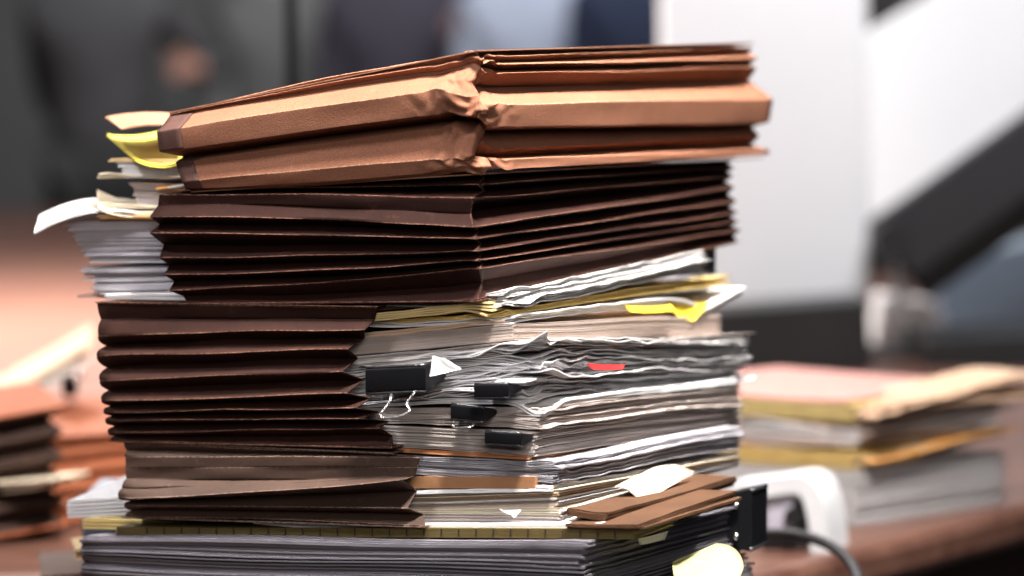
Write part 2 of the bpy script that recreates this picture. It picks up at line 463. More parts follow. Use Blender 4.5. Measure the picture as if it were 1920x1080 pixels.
# ================================================================== THE STACK: wallets
GW = 'expanding file wallets in the main stack'
F1 = [
 dict(oL=.000, L=(319,213), M=150, C=97,  R=(1411,89),  CR=106, oR=.000),
 dict(oL=-.003,L=(319,214.5),M=156,C=106, R=(1411,100), CR=117, oR=-.009),
 dict(oL=.001, L=(319,215.5),M=160,C=111, R=(1416,108), CR=121, oR=.002),
 dict(oL=-.004,L=(319,216.5),M=166,C=121, R=(1414,121), CR=133, oR=-.011),
 dict(oL=-.003,L=(319,217), M=170, C=129, R=(1416,127), CR=139, oR=.001),
 dict(oL=.006, L=(319,232), M=188, C=146, R=(1414,150), CR=166, oR=-.013),
 dict(oL=.015, L=(319,247), M=203, C=162, R=(1428,185), CR=197, oR=.010),
 dict(oL=.013, L=(321,284), M=244, C=206, R=(1425,228), CR=237, oR=.008),
 dict(oL=-.017,L=(334,293), M=255, C=215, R=(1420,238), CR=247, oR=-.012),
 dict(oL=.003, L=(336,304), M=267, C=233, R=(1421,254), CR=281, oR=.001),
 dict(oL=.008, L=(356,341), M=316, C=291, R=(1418,272), CR=297, oR=-.013),
 dict(oL=.005, L=(357,352), M=338, C=313, R=(1430,281), CR=301, oR=.006),
 dict(oL=.000, L=(360,358), M=345, C=325, R=(1430,289), CR=318, oR=.006),
]
wallet('file_wallet', 'tan kraft expanding wallet with crumpled corner, topmost in the stack', F1, 'left', KRAFT, .4, GW, crumple=.0072, tape=[(4, 7, .0205), (8, 9, .020), (9, 12, .019)], seed=2, sag=.0012,
       rows=[0, .06, .2, .35, .5, .65, .8, .94])
def pleats(ridges, d=.018, edge=.0):
    out = []
    for i, r in enumerate(ridges):
        out.append(r)
        if i < len(ridges)-1:
            n = ridges[i+1]; v = {}
            for k in ('L', 'R'):
                if k in r: v[k] = ((r[k][0]+n[k][0])/2, lerp(r[k][1], n[k][1], .5))
            for k in ('C', 'M', 'CR', 'cpx'):
                if k in r and k in n: v[k] = lerp(r[k], n[k], .5)
            if 'vx' in r: v['cpx'] = r['vx']
            dd = r.get('d', d); v['oL'] = min(r['oL'], n['oL'])-dd
            if 'R' in r: v['oR'] = min(r.get('oR', r['oL']), n.get('oR', n['oL']))-r.get('dR', dd)
            if 'vm' in r: v.update(r['vm'])
            out.append(v)
    return out
F2 = pleats([
 dict(oL=.0, L=(352,350), C=322, CR=324, R=(1376,299)),
 dict(oL=.0, L=(345,358), C=346, CR=346, R=(1376,314)),
 dict(oL=.007, L=(310,365), M=365, C=371, CR=371, R=(1374,331), oR=.0, d=.004, dR=.016, vm=dict(oL=.0055, L=(305,386), M=388, C=402)),
 dict(oL=.010, L=(297,404), M=409, C=424, CR=424, R=(1372,352), oR=.002),
 dict(oL=.009, L=(295,437), M=441, C=445, CR=447, R=(1376,376), oR=.002),
 dict(oL=.006, L=(308,482), M=479, C=469, CR=470, R=(1378,398), oR=.002),
 dict(oL=.005, L=(315,514), M=506, C=487, CR=488, R=(1380,416), oR=.002),
 dict(oL=.003, L=(322,543), M=530, C=502, CR=504, R=(1382,432), oR=.003, d=.008),
 dict(oL=.0, L=(351,568), M=570, C=563, CR=560, R=(1382,450)),
], .014)
wallet('file_wallet', 'dark brown accordion wallet under the tan wallet, loose papers sticking out of its left end', F2, 'left', BROWN, .4, GW, seed=5, cornerwear=.9, sag=.0014)
F3 = pleats([
 dict(oL=.0, L=(183,569), C=577, cpx=708, d=.003),
 dict(oL=.004, L=(190,630), M=622, C=617, cpx=690, vx=672, vm=dict(cpx=672)),
 dict(oL=.006, L=(190,667), M=660, C=653, cpx=661, vx=662),
 dict(oL=.007, L=(197,712), M=703, C=694, cpx=652, vx=676),
 dict(oL=.007, L=(200,751), M=742, C=734, cpx=660, vx=686),
 dict(oL=.006, L=(203,771), M=768, C=763, cpx=677, vx=700),
 dict(oL=.005, L=(205,789), M=787, C=785, cpx=690, vx=716),
 dict(oL=.003, L=(207,809), M=807, C=802, cpx=717, vx=726, d=.008),
 dict(oL=.001, L=(211,826), M=833, C=838, cpx=738),
], .0125)
wallet('file_wallet', 'dark brown many-pleated wallet with two big binder clips beside its open right end', F3, 'right', BROWN2, .30, GW, seed=8, sag=.0014)
F4 = pleats([
 dict(oL=.0, L=(233,830), M=842, C=852, cpx=738, d=.004),
 dict(oL=.001, L=(237,858), M=857, C=859, cpx=789, d=.0, vm=dict(oL=.001, L=(237,878), M=876, C=876)),
 dict(oL=.001, L=(239,897), M=901, C=893, cpx=779, d=.0, vm=dict(oL=.007, L=(239,914), M=906, C=893.5)),
 dict(oL=.013, L=(240,931), M=918, C=895, cpx=772),
 dict(oL=.004, L=(239,946), M=949, C=951, cpx=770, d=.010),
 dict(oL=.002, L=(239,968), M=974, C=986, cpx=800),
], .012)
wallet('file_wallet', 'greyish brown wallet with a twisted light fold, lowest wallet in the stack', F4, 'right', GREYB, .30, GW, seed=12, sag=.0008)

# ================================================================== papers out of the left ends
GP = 'papers in the main stack'
def lb(label, I, E, **kw):
    kw.setdefault('T', .03); T = kw.pop('T'); nm = kw.pop('name', 'paper_bundle'); cat = kw.pop('cat', 'papers')
    return bundle(nm, label, cat, T, I, E, group=GP, **kw)
flap('card_flap', 'brown card flap curling out above the yellow sheet', 'card', [atY(228,243,1.84),atY(350,241,1.83),atY(350,216,1.92),atY(197,220,1.90)], (.42,.21,.12), .003, .0009, group=GP)
flap('yellow_sheet', 'bright yellow curled sheet out of the tan wallet', 'sheet', [atY(251,298,1.84),atY(352,298,1.83),atY(352,224,1.95),atY(200,253,1.93)], (.78,.66,.10), -.006, .0018, group=GP)
lb('thin manila folder just below the yellow sheet', (345,297,303), (203,295,302), name='manila_folder', cat='folder', n=2, col=MANILA, T=.03)
lb('wedge of white pages below the yellow sheet', (352,305,334), (214,304,335,236), n=10, col=WHITE, T=.032, wav=.0012)
lb('tan sheet curled up at its torn end, left of the tan wallet', (352,334,340), (178,333,342), name='curled_sheet', cat='sheet', n=2, col=CREAM, T=.03, curl=(.0035, .05), crum=.0007)
lb('block of pinkish white pages under the curled tan sheet', (352,344,388), (243,343,382,258), n=13, col=(.66,.58,.55), T=.04, jit=.0007)
lb('orange slip beside the dark tape of the tan wallet', (352,337,349), (290,345,354), name='paper_slip', cat='slip', n=1, col=(.80,.36,.06), T=.028, th=.0014, curl=(-.001, .03), tlen=.05)
lb('small white slip under the orange slip', (353,343,349), (315,350,355), name='paper_slip', cat='slip', n=1, col=WHITE, T=.024, th=.0012, tlen=.05)
flap('manila_folder', 'cream folder tab standing up out of the dark wallet', 'folder', [atY(184,392,1.85),atY(316,393,1.84),atY(316,378,1.90),atY(181,355,1.90)], CREAM, -.006, .0010, n=14, group=GP)
lb('cream folder with a torn rounded tip, beside the dark wallet', (312,388,393), (172,381,391), name='manila_folder', cat='folder', n=2, col=CREAM, T=.03, crum=.0006)
lb('cream folder with an orange edge above the grey pages', (312,396,412), (182,399,413), name='manila_folder', cat='folder', n=4, col=CREAM, alt=[(.8,.5,.2)], p=.4, T=.026)
flap('long_sheet', 'long white sheet curling down at far left of the stack', 'sheet', [atY(64,438,1.87),atY(314,412,1.84),atY(314,394,1.93),atY(74,405,1.95)], WHITE, .012, .0012, n=16, group=GP)
lb('thick grey fan of pages at left of the dark wallet', (306,412,494), (121,416,497,166), n=26, col=(.50,.48,.51), var=.10, T=.032, wav=.0012, jit=.002, rot=.012)
lb('second grey fan of pages, above the lower wallet', (335,496,550), (150,504,552,178), n=16, col=(.52,.50,.53), var=.10, T=.034, wav=.0015, jit=.003, rot=.012)
lb('white sheets with a rolled end on top of the lower wallet', (352,546,560), (196,552,564), n=3, col=WHITE, T=.026, curl=(-.0015, .03), wav=.001)
lb('thin pinkish folder under the rolled white sheets', (352,559,564), (146,554,560), name='thin_folder', cat='folder', n=1, col=(.62,.42,.34), T=.04)
d0 = 1.775

# ================================================================== papers out of the right ends (upper wallet)
T3 = .014
def rb(label, I, E, R, **kw):
    nm = kw.pop('name', 'paper_bundle'); cat = kw.pop('cat', 'papers'); T = kw.pop('T', T3)
    return bundle(nm, label, cat, T, I, E, R, group=GP, **kw)
rb('dark sheet standing in for the shadow right beneath the dark wallet', (705,577,583), (930,557,562), (1290,488,492), name='shadow_sheet', cat='folder', n=1, col=(.13,.07,.05))  # dark sheet placed where only shadow lies under the wallet
rb('crumpled white papers spilling out just under the dark wallet', (860,560,580), (952,541,577), (1322,474,517), n=18, col=WHITE, crum=.0020, wav=.0018, jit=.0028, T=.012, ext=.2, fan=.3)
rb('yellowish papers with a curled end beside the brown flap', (705,588,602), (918,564,580), (1010,560,575), name='yellow_papers', n=4, col=(.80,.62,.28), var=.05, wav=.0004, curl=(lambda f: -.004*f, .02), T=.006, crum=.0006)
rb('yellow folder under the crumpled white papers', (800,594,602), (955,583,592), (1370,512,531), name='yellow_folder', cat='folder', n=3, col=(.80,.58,.20), wav=.0013, crum=.0008)
def droop(S, T, f, s0, t0):
    x = np.clip((T-.24)/.10, 0, 1); y = np.clip(1-(T-.34)/.09, 0, 1)
    return -.016*x*x*np.where(T > .34, y, 1)*np.exp(-np.abs(S-s0)/.05)
rb('white sheets with drooping corner, bearing yellow sticky tabs', (800,600,612), (962,592,605), (1392,538,556), name='paper_sheets', n=5, col=WHITE, alt=[CREAM], p=.3, wav=.0016, crum=.001, extra=droop, jit=.002)
rb('thin manila folder on top of the brownish page block', (690,622,632), (938,598,606), (1300,578,590), name='manila_folder', cat='folder', n=2, col=(.72,.50,.34), crum=.0004)
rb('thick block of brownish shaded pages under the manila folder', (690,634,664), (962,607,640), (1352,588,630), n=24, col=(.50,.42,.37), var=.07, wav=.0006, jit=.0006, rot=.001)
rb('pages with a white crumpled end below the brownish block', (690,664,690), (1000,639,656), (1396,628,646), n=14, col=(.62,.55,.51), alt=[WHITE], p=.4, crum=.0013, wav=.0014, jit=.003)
rb('ruffled white papers above the small binder clip', (706,690,735), (990,652,702), (1388,648,690), n=18, col=(.87,.86,.87), var=.02, crum=.0034, wav=.0032, fan=.20, jit=.005, rot=.012)
rb('ruffled greyish papers held by the small binder clip', (716,736,756), (968,698,748), (1388,690,711), n=15, col=(.87,.86,.87), var=.02, crum=.0030, wav=.0026, fan=.20, jit=.0045, rot=.010)
rb('bright crumpled sheets lying across the top of the ruffled papers', (810,674,681), (1002,640,651), (1394,634,645), name='paper_sheets', n=4, col=(.87,.86,.84), T=T3-.005, crum=.0032, wav=.0018, fan=.5, jit=.004, ext=.06)
rb('bright ruffled sheets rising out of the highest small clip', (770,745,751), (984,712,722), (1390,686,694), name='paper_sheets', n=4, col=(.86,.86,.87), T=T3-.004, crum=.0030, wav=.0020, fan=.5, jit=.004, ext=.06)
def bigflap(S, T, f, s0, t0):
    return -.0085*np.exp(-((S-s0-.003)/.012)**2-((T-t0-.006)/.022)**2)
rb('bright white sheet with a hanging torn corner over the page blocks', (722,757,763), (1016,748,757), (1384,706,718), name='paper_sheets', n=2, col=(.84,.85,.84), wav=.0016, crum=.0014, extra=bigflap)
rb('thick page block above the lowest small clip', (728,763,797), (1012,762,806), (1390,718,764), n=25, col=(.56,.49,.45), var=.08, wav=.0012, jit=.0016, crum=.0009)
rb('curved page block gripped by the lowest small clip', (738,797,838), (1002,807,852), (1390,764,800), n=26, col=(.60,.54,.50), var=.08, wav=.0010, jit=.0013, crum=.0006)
rb('orange folder with a pale edge beneath the clipped blocks', (740,838,846), (988,853,862), (1390,796,806), name='orange_folder', cat='folder', n=2, col=(.62,.27,.12), wav=.0005)
# lower wallet
T4 = .012
SW = LZ(1044, 940, .012)[0]
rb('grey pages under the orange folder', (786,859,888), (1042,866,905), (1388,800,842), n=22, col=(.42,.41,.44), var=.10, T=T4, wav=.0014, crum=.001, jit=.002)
rb('thick brown card slab inside the lowest wallet', (776,893,917), (1000,894,917), (1100,880,900), name='card_slab', cat='card', n=1, col=(.30,.15,.07), T=.008, th=.0085, wav=0)
rb('white sheets with a lifted corner under the brown slab', (774,918,925), (1032,912,922), (1388,846,856), name='paper_sheets', n=2, col=WHITE, T=T4-.004, crum=.0012)
rb('mixed cream and grey pages in the lowest wallet', (774,925,957), (1044,920,956), (1386,856,876), n=18, col=(.50,.42,.35), alt=[CREAM, (.32,.21,.13), (.4,.39,.40)], p=.6, T=T4, wav=.0010, jit=.0018)
rb('pages with a folded white tip at bottom of the lowest wallet', (797,957,990), (1048,957,992), (1300,884,930), n=18, col=(.52,.46,.43), alt=[CREAM], p=.2, T=T4, wav=.0007, jit=.0012)
def px3(lst, T=None, S=None):
    out = []
    for (px, py, k) in lst:
        out.append(atY(px, py, k))
    return out
flap('folded_tip', 'small white folded tip hanging from pages of the lowest wallet', 'sheet', px3([(935,955,1.668),(978,955,1.668),(968,969,1.662),(961,968,1.662)]), (.50,.48,.46), .0012, wave=.0004)
flap('torn_flap', 'white torn flap right of the big binder clip', 'sheet', px3([(805,706,1.680),(866,692,1.690),(848,680,1.69),(812,664,1.684)]), (.58,.59,.58), .0035, wave=.0009, n=14)
flap('cream_flap', 'bright cream folded sheet hanging over the brown cardboard folders', 'cream sheet', [onR(1150,914,SW,.006), onR(1204,945,SW,.022), onR(1302,884,SW,.022), onR(1225,876,SW,.004)], (.62,.52,.40), .004, .0008, wave=.0008)
# tabs on the right face
flap('sticky_tab', 'flat oval yellow tab on the white sheets', 'sticky note', px3([(1172,572,1.83),(1258,571,1.92),(1262,583,1.915),(1180,585,1.825)]), (.85,.62,.03), .002, group='yellow tabs on the papers')
flap('sticky_tab', 'large yellow tab curling off the drooping white corner', 'sticky note', px3([(1250,560,1.93),(1335,566,1.99),(1300,602,1.965),(1262,584,1.93)]), (.85,.62,.05), .003, group='yellow tabs on the papers')
flap('sticky_tab', 'narrow red tab among the white papers', 'sticky note', [onR(1102,681,SW,.006), onR(1172,683,SW,.006), onR(1166,693,SW,.009), onR(1108,692,SW,.009)], (.45,.012,.012), .001, group='red tabs on the papers')
# pads and cardboard below
def edgeticks(V, F, C, n0, step, colr):
    return C
sA, zA = LZ(300, 975, .004)
bundle('brown_folder', 'upper brown cardboard folder at the lower right corner', 'folder', .010, (1060,958,970), (1134,962,982), (1378,892,912), n=4, col=(.36,.19,.09), var=.1, ext=.0, wav=.0010, jit=.0022, crum=.0005, fan=.5, ns=12, mat=CORR, group='brown cardboard folders')
bundle('brown_folder', 'lower brown cardboard folder above the dark block', 'folder', -.002, (1060,982,992), (1196,984,1000), (1380,920,944), n=4, col=(.36,.19,.09), var=.1, ext=.0, wav=.0008, jit=.0022, crum=.0005, fan=.5, mat=CORR, group='brown cardboard folders')
bundle('white_pad', 'white pad whose end pokes out at the lower right corner', 'notepad', .004, (700,984,998), (1128,980,1000), n=3, col=WHITE, ext=.1, tlen=.06, wav=.0002, jit=.0003, rot=.001)
bundle('yellow_pad', 'yellow pad with black ticks along its edge under the lowest wallet', 'notepad', .000, (260,988,1004), (1192,992,1011), n=4, col=(.10,.073,.023), ext=.02, tlen=.06, wav=.0002, jit=.0002, rot=.0005)  # pad colour darkened to carry the shade under the lowest wallet
# ticks on the pad edge
tv = []
for i in range(28):
    px = 275+i*32.5; f = (px-260)/932
    y0, y1 = lerp(988, 992, f)+1, lerp(1004, 1011, f)-2
    s_, z0 = LZ(px, y1, -.0006); _, z1 = LZ(px, y0, -.0006)
    c = W(s_, -.0006, (z0+z1)/2)
    tv.append(box(c, .0006, .0006, (z1-z0), (*A, 0), (*B, 0)))
V_, F_ = merge(tv)
pad = [o for o in bpy.data.objects if o.name.startswith('yellow_pad')][0]
mesh_obj('tick_marks', V_, F_, BLACKP, pad, False)
bundle('white_pad', 'white ruled pad sticking out at lower left of the stack', 'notepad', .03, (250,930,968), (126,938,972), n=5, col=(.82,.83,.86), ext=.1, tlen=.12, wav=.0004, jit=.0004, rot=.002, kt=.11, rot0=.06)
bundle('yellow_pad', 'short yellow pad under the white ruled pad', 'notepad', .02, (250,974,994), (154,972,992), n=3, col=(.80,.62,.24), ext=.1, tlen=.12, wav=.0003, jit=.0005)
bundle('paper_slip', 'small cream slip at left end of the ticked yellow pad', 'slip', .004, (270,992,1001), (216,993,1002), n=1, col=CREAM, ext=.1, tlen=.1, th=.0024, wav=0)
# base block
zb = DESK+.001
def base_block():
    sE, zE = LZ(1100, 1014, -.01); sI, zI = LZ(150, 1004, -.01); sIb, _ = LZ(175, 1080, -.01)
    tR, zR = RZ(1388, 948, sE)
    zt = lambda s, t: zE+(s-sE)*(zI-zE)/(sI-sE)+(t+.01)*(zR-zE)/(tR+.01)
    zbm = lambda s, t: np.full_like(s, zb+.002)
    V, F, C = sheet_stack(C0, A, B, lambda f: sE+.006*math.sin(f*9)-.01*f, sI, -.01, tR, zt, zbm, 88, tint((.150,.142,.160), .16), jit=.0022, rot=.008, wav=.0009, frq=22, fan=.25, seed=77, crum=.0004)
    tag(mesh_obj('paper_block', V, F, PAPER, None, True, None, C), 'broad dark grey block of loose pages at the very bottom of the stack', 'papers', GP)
base_block()
SB = LZ(1100, 1014, -.01)[0]
flap('sticky_note', 'pale yellow rounded note curling off the bottom block', 'sticky note', [onR(1244,1044,SB,.012), onR(1345,1004,SB,.040), onR(1412,1056,SB,.085), onR(1296,1140,SB,.085)], (.40,.385,.19), .006, .0006, n=16, rnd=.75)
flap('curled_sheet', 'small white sheet tip beside the yellow pad corner', 'sheet', [onR(1195,1010,SB,.01), onR(1252,996,SB,.004), onR(1246,1012,SB,.004), onR(1200,1022,SB,.012)], WHITE, .002)

# ------------------------------------------------------------------ binder clips
def clip(label, px0, py0, px1, py1, T, name='binder_clip', tilt=0, handle=None, dep=.02, out=.004):
    s0, z1 = LZ(px0, py0, T); s1, z0 = LZ(px1, py1, T)
    w = s0-s1; h = z1-z0; zc = (z0+z1)/2
    base = W((s0+s1)/2, T, z0); root = thing(name, label, 'binder clip', base, 'black binder clips on the papers')
    prof = []
    # closed sleeve profile in (depth into stack, z): flat spine with rounded lips
    r = h*.14
    for k in range(6): a = math.pi*.5+k*math.pi/2/5; prof.append((-out+r+r*math.cos(a), h/2-r+r*math.sin(a)))
    for k in range(6): a = math.pi+k*math.pi/2/5; prof.append((-out+r+r*math.cos(a), -h/2+r+r*math.sin(a)))
    prof.append((dep, -h*.16)); prof.append((dep+.002, -h*.10)); prof.append((dep+.002, h*.10)); prof.append((dep, h*.16))
    prof = np.array(prof); n = len(prof); V = []; ks = np.linspace(s1, s0, 9)
    for s in ks:
        for (d, z) in prof: V.append(W(s, T+d, zc+z+tilt*(s-(s0+s1)/2)))
    F = []
    for i in range(8):
        for k in range(n): F.append([i*n+k, i*n+(k+1) % n, (i+1)*n+(k+1) % n, (i+1)*n+k])
    F.append(list(range(n))); F.append(list(range(8*n, 9*n))[::-1])
    mesh_obj('clip_body', V, F, BLACKM, root, True, sharp=lambda ev: (np.abs(ev[:, 0]-ev[:, 1]) < n) & ((ev[:, 0] < n) | (ev[:, 0] >= 8*n)))
    for lip in (1, -1):
        P = [W(s, T-out+.0012, zc+lip*(h/2-.0002)+tilt*(s-(s0+s1)/2)) for s in np.linspace(s1, s0, 6)]
        v, f = tube(P, .0011, 8); mesh_obj('rolled_edge', v, f, BLACKE, root)
    if handle:
        P = spline([atY(x, y, d) for x, y, d in handle], 8); v, f = tube(P, .00062, 8); mesh_obj('wire_handle', v, f, STEEL, root)
    return root
clip('large black binder clip with a hanging wire handle', 699, 681, 812, 737, -.006, tilt=-.09,
     handle=[(734,738,1.655),(731,752,1.65),(714,778,1.645),(724,783,1.644),(748,780,1.644),(768,770,1.646),(763,757,1.65),(778,735,1.655)], dep=.016, out=.010)
clip('small black binder clip highest at the papers corner', 898, 716, 962, 746, .0, tilt=-.06, dep=.012, out=.007)
clip('small black binder clip half hidden beneath a white sheet, wire handle showing', 853, 757, 915, 789, .002, tilt=.04, dep=.012, out=.006,
     handle=[(846,797,1.668),(856,802,1.666),(880,801,1.665),(888,797,1.668)])
clip('small squared black binder clip, lowest on the page blocks', 918, 806, 986, 834, .004, dep=.012, out=.007)
# clip at the right end of the white crumpled papers
def endclip(label, px0, py0, px1, py1, Y, wd=.03):
    p0, p1 = atY(px0, py0, Y), atY(px1, py1, Y); w = p1[0]-p0[0]; h = p0[2]-p1[2]
    c = (p0+p1)/2; base = np.array([c[0], c[1], p1[2]]); root = thing('binder_clip', label, 'binder clip', base, 'black binder clips on the papers')
    prof = [(w/2, h/2-.002), (w/2-.002, h/2), (-w/2, h*.42), (-w/2, -h*.42), (w/2-.002, -h/2), (w/2, -h/2+.002)]
    V = []; F = []; ax = np.array([.485, .8745, 0]); 
    for q in (-wd/2, wd/2):
        for (x, z) in prof: V.append(c+np.array([x, 0, z])+q*ax)
    n = len(prof)
    for k in range(n): F.append([k, (k+1) % n, n+(k+1) % n, n+k])
    F.append(list(range(n))[::-1]); F.append(list(range(n, 2*n)))
    mesh_obj('clip_body', V, F, BLACKM, root, False)
    for lip in (1, -1):
        P = [c+np.array([w/2-.001, 0, lip*(h/2-.0015)])+q*ax for q in np.linspace(-wd/2, wd/2, 6)]
        v, f = tube(P, .0018, 8); mesh_obj('rolled_edge', v, f, BLACKE, root)
    for lip in (1, -1):
        q0 = c+np.array([-w*.1, 0, lip*h*.25])-ax*wd*.52
        v, f = tube([q0+np.array([0, -.001, 0]), q0+np.array([0, -.004, 0])], .0026, 12); mesh_obj('rivet', v, f, STEEL, root)
    return root
endclip('black clip at far right end of the crumpled white papers', 1288, 462, 1328, 516, 2.05)
endclip('black upright clip with two rivets at right end of the bottom block', 1376, 912, 1424, 1028, onR(1388, 960, SB)[1]-.004)
# white ring binder behind the right end
def ring_binder():
    Y = 2.28
    base = atY(1480, 1000, Y); base[2] = DESK
    root = thing('ring_binder', 'white binder with bent cover and shiny rivet right of the stack', 'binder', base)
    path = spline([atY(1366, 924, Y), atY(1430, 916, Y), atY(1486, 908, Y), atY(1510, 915, Y), atY(1524, 942, Y), atY(1533, 985, Y), atY(1538, 1042, Y)], 8)
    V = []; F = []; dv = np.array([.30, .50, 0])*.08; th = .017
    n = len(path)
    for i, p in enumerate(path):
        d = path[min(i+1, n-1)]-path[max(i-1, 0)]; d /= np.linalg.norm(d); nn = np.array([-d[2], 0, d[0]])
        for (q, e) in ((0, .5), (1, .5), (1, -.5), (0, -.5)): V.append(p+dv*q+nn*th*e)
    for i in range(n-1):
        for k in range(4): F.append([i*4+k, i*4+(k+1) % 4, (i+1)*4+(k+1) % 4, (i+1)*4+k])
    F.append([0, 1, 2, 3][::-1]); F.append([(n-1)*4+k for k in range(4)])
    mesh_obj('cover', V, F, plain_mat('binder_cover', (.52, .52, .53), .55, 0, .3, .1, 20), root, False)
    c = atY(1470, 965, Y+.03)
    v, f = box((c[0], c[1], DESK+.024), .045, .03, .048, bev=.003); mesh_obj('inner_block', v, f, BLACKP, root, False)
    c2 = atY(1462, 960, Y+.008); v, f = box(c2, .026, .004, .036, bev=.001); mesh_obj('label_plate', v, f, plain_mat('grey_plate', (.35,.33,.38), .4), root, False)
    q = atY(1486, 966, Y+.003); v, f = tube([q, q+np.array([0, -.006, 0])], .0085, 20); mesh_obj('rivet', v, f, STEEL, root, False)
ring_binder()
P = spline([atY(1425,1000,2.14), atY(1490,1002,2.1), atY(1550,1020,2.07), atY(1592,1052,2.03), atY(1612,1100,1.98), atY(1614,1180,1.93)], 10)
P = [np.array([p[0], p[1], max(p[2], DESK+.006)]) for p in P]
v, f = tube(P, .0048, 12); tag(mesh_obj('black_cable', v, f, BLACKP), 'thick black cable curving over the desk at right of the stack', 'cable')

# ================================================================== right stack on the desk
O2 = atY(1598, 1000, 2.42)[:2]; A2 = np.array([-.90, .43]); B2 = np.array([.80, .60])
def zr(y, Y=2.42): return atY(1598, y, Y)[2]
def rstack(name, label, cat, y0, y1, n, col, dl=.0, tl=.24, sl=.20, k=0.0, kb=None, group='papers in the right stack', var=.08, **kw):
    za, zb_ = zr(y0), zr(y1); kb = k if kb is None else kb
    V, F, C = sheet_stack(O2+dl*A2, A2, B2, lambda f: 0.0, sl, 0, tl, lambda s, t: za+k*t+0*s, lambda s, t: zb_+kb*t+0*s, n, tint(col, var, kw.pop('alt', None), kw.pop('p', 0)), seed=len(label)*7, **kw)
    return tag(mesh_obj(name, V, F, PAPER, None, True, None, C), label, cat, group)
rstack('paper_block', 'thick grey page block at bottom of the blurred right stack', 'papers', 884, 1000, 34, (.46,.45,.45), tl=.225, jit=.0015, wav=.0008)
rstack('yellow_pad', 'lower yellow pad in the blurred right stack', 'notepad', 850, 882, 6, (.50,.35,.12), tl=.10, wav=.001, k=.0)
rstack('orange_envelopes', 'orange and cream envelopes sagging out of the right stack', 'envelopes', 848, 878, 9, (.72,.36,.11), alt=[CREAM], p=.5, tl=.225, dl=.004, k=.03, wav=.006, frq=20, jit=.010, fan=.7, rot=.03)
rstack('paper_bundle', 'brownish and white pages in the middle of the right stack', 'papers', 794, 846, 18, (.52,.40,.34), alt=[WHITE, CREAM], p=.5, tl=.222, dl=.006, k=.04, wav=.005, jit=.010, fan=.5, rot=.03)
rstack('yellow_pad', 'upper yellow pad in the blurred right stack', 'notepad', 758, 792, 6, (.52,.40,.16), tl=.08, wav=.0006)
rstack('loose_papers', 'white and cream loose papers splaying out below the pink folder of the right stack', 'papers', 758, 792, 15, WHITE, alt=[CREAM, (.6,.42,.3), (.45,.3,.2)], p=.6, tl=.225, sl=.05, dl=-.010, k=.055, kb=.03, wav=.006, frq=22, jit=.012, fan=.6, crum=.003, rot=.05)
rstack('pink_folder', 'reddish pink folder lying flat on the very top of the right stack', 'folder', 750, 757, 2, (.42,.21,.18), tl=.25, sl=.26, dl=.012, k=.004, wav=.0012)

# ================================================================== left stack on the desk
def plain_wallet(name, label, c, L, Wd, H, ang, mat, np_=4, dep=.012, panelth=.003, group='wallets in the left stack', tilt=0, cover=None):
    ux = np.array([math.cos(ang), math.sin(ang), 0]); uy = np.array([-math.sin(ang), math.cos(ang), 0]); c = np.array(c)
    root = thing(name, label, 'file wallet', c, group)
    rows = []
    for i in range(2*np_+1):
        o = -dep if i % 2 else 0; rows.append((o, H*i/(2*np_)))
    loop = [(-1, -1), (1, -1), (1, 1), (-1, 1)]; V = []; F = []; WEr = []
    seg = 14
    for (o, z) in rows:
        for e in range(4):
            a_, b_ = np.array(loop[e], float), np.array(loop[(e+1) % 4], float)
            for q in range(seg):
                p = lerp(a_, b_, q/seg); x = p[0]*(L/2+o); y = p[1]*(Wd/2+o)
                V.append(c+ux*x+uy*y+np.array([0, 0, z+tilt*x+.002*math.sin(x*30+z*40)])); WEr.append(.22 if o == 0 else 0)
    n = 4*seg
    for i in range(len(rows)-1):
        for k in range(n): F.append([i*n+k, i*n+(k+1) % n, (i+1)*n+(k+1) % n, (i+1)*n+k])
    mesh_obj('gusset', V, F, mat, root, False, None, None, WEr)
    for nm, z in (('back_panel', panelth/2-.001), ('front_panel', H+panelth/2)):
        v, f = box((0, 0, 0), L+.006, Wd+.006, panelth, bev=.002)
        v = np.array([c+ux*p[0]+uy*p[1]+np.array([0, 0, p[2]+z+tilt*p[0]]) for p in v]); mesh_obj(nm, v, f, cover or mat, root, False, None, None, np.zeros(len(v)))
    return root
p = atY(150, 990, 2.62); p[2] = DESK
plain_wallet('file_wallet', 'orange kraft wallet lying behind the stack at left', (p[0]+.04, 2.60, DESK+.004), .38, .30, .085, math.radians(28), ORANGEK, 5, .005)
q = atY(-112, 1050, 2.36)
plain_wallet('file_wallet', 'black-edged wallet full of papers at the left picture edge', (q[0], 2.40, DESK+.004), .20, .20, .115, math.radians(20), fibre_mat('black_edge_board', (.014, .008, .006), (.022, .012, .009), (.2, .13, .1), .9, 0, .08), 5, .014, tilt=.12, cover=ORANGEK)
def lstack(name, label, cat, c, a, b, z0, z1, sl, tl, n, col, ks=0., kt=0., group='papers in the left stack', **kw):
    V, F, C = sheet_stack(np.array(c), np.array(a), np.array(b), lambda f: 0, sl, 0, tl, lambda s, t: z1+ks*s+kt*t, lambda s, t: z0+ks*s+kt*t, n, tint(col, .08, kw.pop('alt', None), kw.pop('p', 0)), seed=len(label)*5, **kw)
    return tag(mesh_obj(name, V, F, PAPER, None, True, None, C), label, cat, group)
c = atY(150, 652, 2.60)
lstack('paper_bundle', 'white and cream papers slanting down on the orange wallets', 'papers', c[:2], (-.95, -.30), (-.30, .95), c[2]-.028, c[2], .30, .12, 12, WHITE, ks=-.55, alt=[CREAM, (.7,.5,.35)], p=.4, jit=.014, rot=.07, wav=.004, fan=.6)
c = atY(150, 705, 2.58)
r_ = thing('binder_clip', 'blurred black clip on the slanting papers at left', 'binder clip', c)
v, f = box(atY(131, 722, 2.56), .016, .012, .022, bev=.003); mesh_obj('clip_body', v, f, BLACKM, r_, False)
